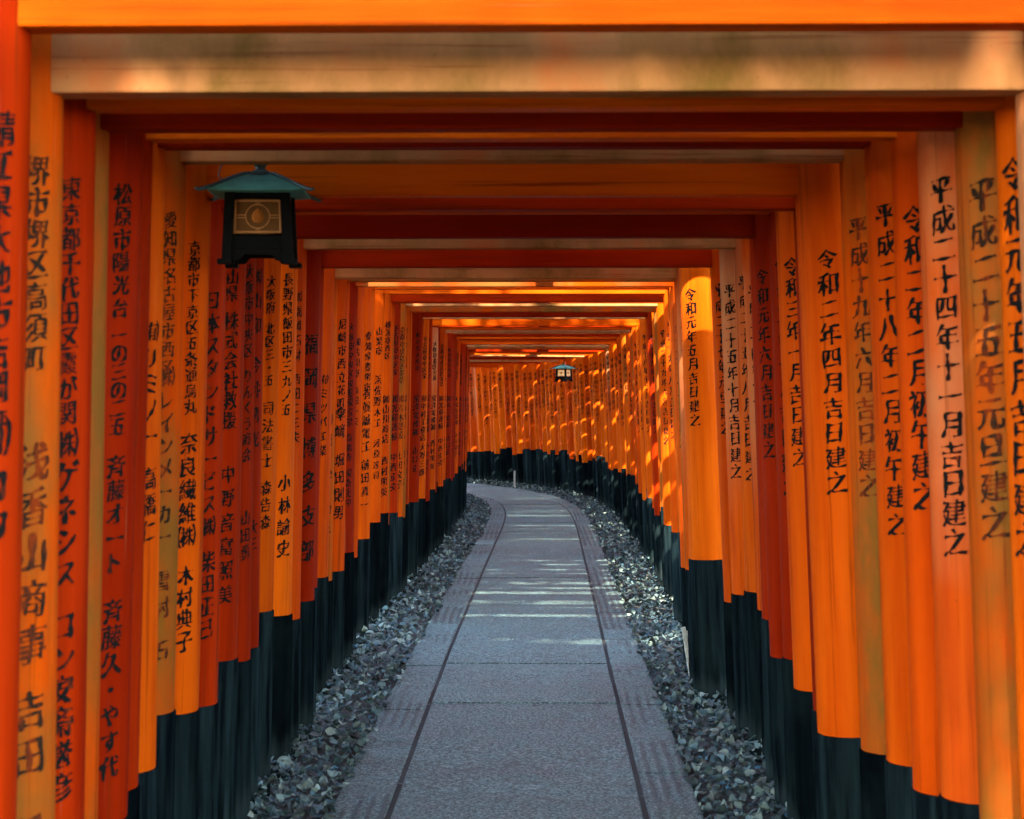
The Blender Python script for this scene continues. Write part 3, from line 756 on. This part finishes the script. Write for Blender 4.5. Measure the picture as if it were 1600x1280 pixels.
        bmesh.ops.transform(bm, matrix=Rz, verts=bm.verts)
        link("pane_rim", bm_mesh("pane_rim", bm, GILT), pane)
        bm = bmesh.new(); zc = (z0 + z1) / 2; rc = .036
        tube(bm, [P(rc * math.cos(a), zc + rc * math.sin(a)) for a in np.linspace(0, 2 * math.pi, 25)], .0021, 5)
        for dz in (-.004, .004):
            for sg in (-1, 1): tube(bm, [P(sg * rc, zc + dz), P(sg * (a0 - .006), zc + dz)], .0018, 5)
        for dx in (-.004, .004):
            for zz in ((z1 - .006, zc + rc), (zc - rc, z0 + .006)): tube(bm, [P(dx, zz[0]), P(dx, zz[1])], .0018, 5)
        bmesh.ops.transform(bm, matrix=Rz, verts=bm.verts)
        link("lattice", bm_mesh("lattice", bm, GILT), pane)
        bm = bmesh.new()                                 # flaming jewel in the middle of the lattice
        cx_ = [(0.0, .026), (.004, .021), (.012, .015), (.018, .004), (.018, -.008), (.012, -.017), (.0, -.021)]
        ring = [(x, z) for x, z in cx_] + [(-x, z) for x, z in reversed(cx_[1:-1])]
        va = [bm.verts.new(P(x, zc + z)) for x, z in ring]; vb = [bm.verts.new(P(x * .6, zc + z * .6 - .001, .005)) for x, z in ring]
        for j in range(len(ring)): bm.faces.new((va[j], va[(j + 1) % len(ring)], vb[(j + 1) % len(ring)], vb[j]))
        bm.faces.new(vb)
        bmesh.ops.transform(bm, matrix=Rz, verts=bm.verts)
        link("jewel", bm_mesh("jewel", bm, GILT2), pane)
    return root
m, t, b = newmat("lit_lantern_pane")
b.inputs['Base Color'].default_value = (.5, .36, .2, 1); b.inputs['Emission Color'].default_value = (1, .55, .2, 1); b.inputs['Emission Strength'].default_value = .04
PANE_LIT = m
def at(px, py, z): return ((px - VX) * z / F, z, H - (py - VY) * z / F)
p = at(407, 430, 5.04); lantern((p[0], p[1], p[2] + .036), R(3), .92, .045, "near bronze lantern with green roof, hanging top left under a tan beam", cable=True)
p = at(881, 600, 21.0); lantern((p[0], p[1], p[2] + .035), R(-33), .70, .12, "small far bronze lantern hanging before the bend, seen cornerwise", True)

# ------------------------------------------------------------------ stakes
def stake(loc, h, wdt, tilt, label, notch):
    bm = bmesh.new(); add_box(bm, -wdt / 2, wdt / 2, -.012, .012, -.06, h, .003)
    if notch: add_box(bm, wdt / 2 + .0015, wdt / 2 + wdt * .9, -.011, .011, -.06, h * .93, .003)
    o = link("stake", bm_mesh("stake", bm, STAKE), None, loc, tilt); tag(o, label, "stake", "pale stakes at the pillars' feet"); return o
p = at(1083, 1068, 9.25); stake((p[0], p[1], -.01), .305, .022, (R(-3), R(-9), 0), "short pale wooden stake leaning at the foot of the right pillars", True)
x, y, z_ = off(30.3, .80, 0); p = at(804, 760, 30.5); stake((p[0], p[1], drop(30.5)), .30, .03, (0, 0, 0), "thin whitish stake standing before the far curved row", False)

# ------------------------------------------------------------------ trees of the wood the gates run through
BARK = flat("cedar_bark", (.060, .040, .028), .9)
FOLI = mat_island("tree_leaf", [(.045, .085, .018), (.030, .060, .014), (.075, .12, .025), (.050, .075, .022)], .6)
def tree_meshes(seed, hgt, cr, nclump, nleaf):
    rg = np.random.default_rng(seed); rr = random.Random(seed)
    bm = bmesh.new(); h0 = hgt * .42
    tube(bm, [(0, 0, -.3), (.03, .02, .4), (rr.uniform(-.1, .1), rr.uniform(-.1, .1), h0), (rr.uniform(-.2, .2), rr.uniform(-.2, .2), hgt * .75), (0, 0, hgt * .96)], [.30, .22, .17, .09, .02], 10)
    cl = []
    for i in range(nclump):
        a = i * 2.399 + rr.uniform(-.4, .4); z = h0 + (hgt - h0) * ((i + .5) / nclump) ** .9
        k = math.sin(math.pi * min(1, .18 + .80 * (1 - (z - h0) / (hgt - h0)))) * cr * rr.uniform(.55, 1.05)
        tip = (k * math.cos(a), k * math.sin(a), z + rr.uniform(-.2, .4)); cl.append(tip)
        tube(bm, [(0, 0, z - .5), (tip[0] * .5, tip[1] * .5, z - .15), tip], [.06, .04, .015], 5)
    trunk = bm_mesh("trunk", bm, BARK, True)
    V, Fc, b = [], [], 0
    for c in cl:
        cs = cr * rr.uniform(.26, .44)
        for _ in range(nleaf):
            d = rg.normal(0, 1, 3); d /= np.linalg.norm(d); p = np.array(c) + d * cs * rg.uniform(.3, 1) ** .6 * np.array([1, 1, .62])
            L = rg.uniform(.07, .15); q = np.array([(L, 0, 0), (0, L * .42, .02), (-L, 0, 0), (0, -L * .42, .02)])
            Rm = np.array(Matrix.Rotation(rg.uniform(0, 6.3), 3, 'Z') @ Matrix.Rotation(rg.normal(0, .7), 3, 'X') @ Matrix.Rotation(rg.normal(0, .5), 3, 'Y'))
            V.append(q @ Rm.T + p); Fc.append((b, b + 1, b + 2, b + 3)); b += 4
    return trunk, mesh("crown", np.concatenate(V), Fc, FOLI)
TM = [tree_meshes(4, 23.0, 5.2, 34, 420), tree_meshes(1, 10.5, 3.0, 26, 260), tree_meshes(2, 9.0, 2.6, 24, 260), tree_meshes(3, 12.0, 3.3, 28, 260)]
TREES = [(-4.6, -3.0, 1), (-3.9, 1.0, 2), (-5.2, 5.0, 3), (-3.8, -15.0, 0), (-7.5, -8.0, 0), (5.6, -12.5, 0), (-10.5, -9.0, 0), (-2.9, -6.5, 3), (2.6, -4.6, 2), (3.2, -9.0, 3), (-2.7, -3.6, 2), (-5.0, 17.5, 3), (-3.3, 8.0, 1), (3.5, 3.2, 2), (3.7, 8.4, 2),
         (4.4, 1.0, 3), (4.0, 5.6, 2), (6.5, 15.0, 3), (8.0, 24.0, 3), (.5, 36.0, 1), (9, 8, 1), (10.5, 19, 0), (7.5, 35, 0), (-1.2, 41, 3)]
SIDE = {-1: 0, 1: 0}
for x, y, k in TREES:
    root = bpy.data.objects.new("broadleaf_tree", None); COL.objects.link(root); root.location = (x, y, drop(y) - .08); root.rotation_euler = (0, 0, rnd.uniform(0, 6.28))
    sd_ = -1 if x < 0 else 1; SIDE[sd_] += 1
    tag(root, "leafy tree in the wood on the %s of the gates, %s from the viewer" % ("left" if sd_ < 0 else "right", ordinal(SIDE[sd_])), "tree", "trees of the wood around the gates")
    link("trunk", TM[k][0], root); link("crown", TM[k][1], root)
def bush_mesh(seed):
    rg = np.random.default_rng(seed); bm = bmesh.new(); tips = []
    for i in range(9):
        a = i * 2.4; tip = (rg.uniform(.2, .8) * math.cos(a), rg.uniform(.2, .8) * math.sin(a), rg.uniform(1.0, 2.6)); tips.append(tip)
        tube(bm, [(0.03 * math.cos(a), .03 * math.sin(a), -.2), (tip[0] * .3, tip[1] * .3, tip[2] * .5), tip], [.03, .02, .008], 5)
    V, Fc, b = [], [], 0
    for k in range(2600):
        c = np.array(tips[k % 9]) * rg.uniform(.25, 1.08); p = c + rg.normal(0, .20, 3); L = rg.uniform(.035, .075)
        q = np.array([(L, 0, 0), (0, L * .42, .01), (-L, 0, 0), (0, -L * .42, .01)])
        Rm = np.array(Matrix.Rotation(rg.uniform(0, 6.3), 3, 'Z') @ Matrix.Rotation(rg.normal(0, .7), 3, 'X'))
        V.append(q @ Rm.T + p); Fc.append((b, b + 1, b + 2, b + 3)); b += 4
    return bm_mesh("stems", bm, BARK, True), mesh("leaves", np.concatenate(V), Fc, FOLI)
BM = bush_mesh(9)
for k, sb in enumerate((24.5, 26.5, 28.5, 30.5, 32.0, 33.5, 35.5)):
    x, y, z = off(sb, 2.6 + .3 * (k % 2), -.07)
    root = bpy.data.objects.new("bush", None); COL.objects.link(root); root.location = (x, y, z); root.rotation_euler = (0, 0, k * 1.3)
    tag(root, "leafy bush close behind the posts of the far bend, %s from the bend's start" % ordinal(k + 1), "bush", "bushes behind the far bend")
    link("stems", BM[0], root); link("leaves", BM[1], root)
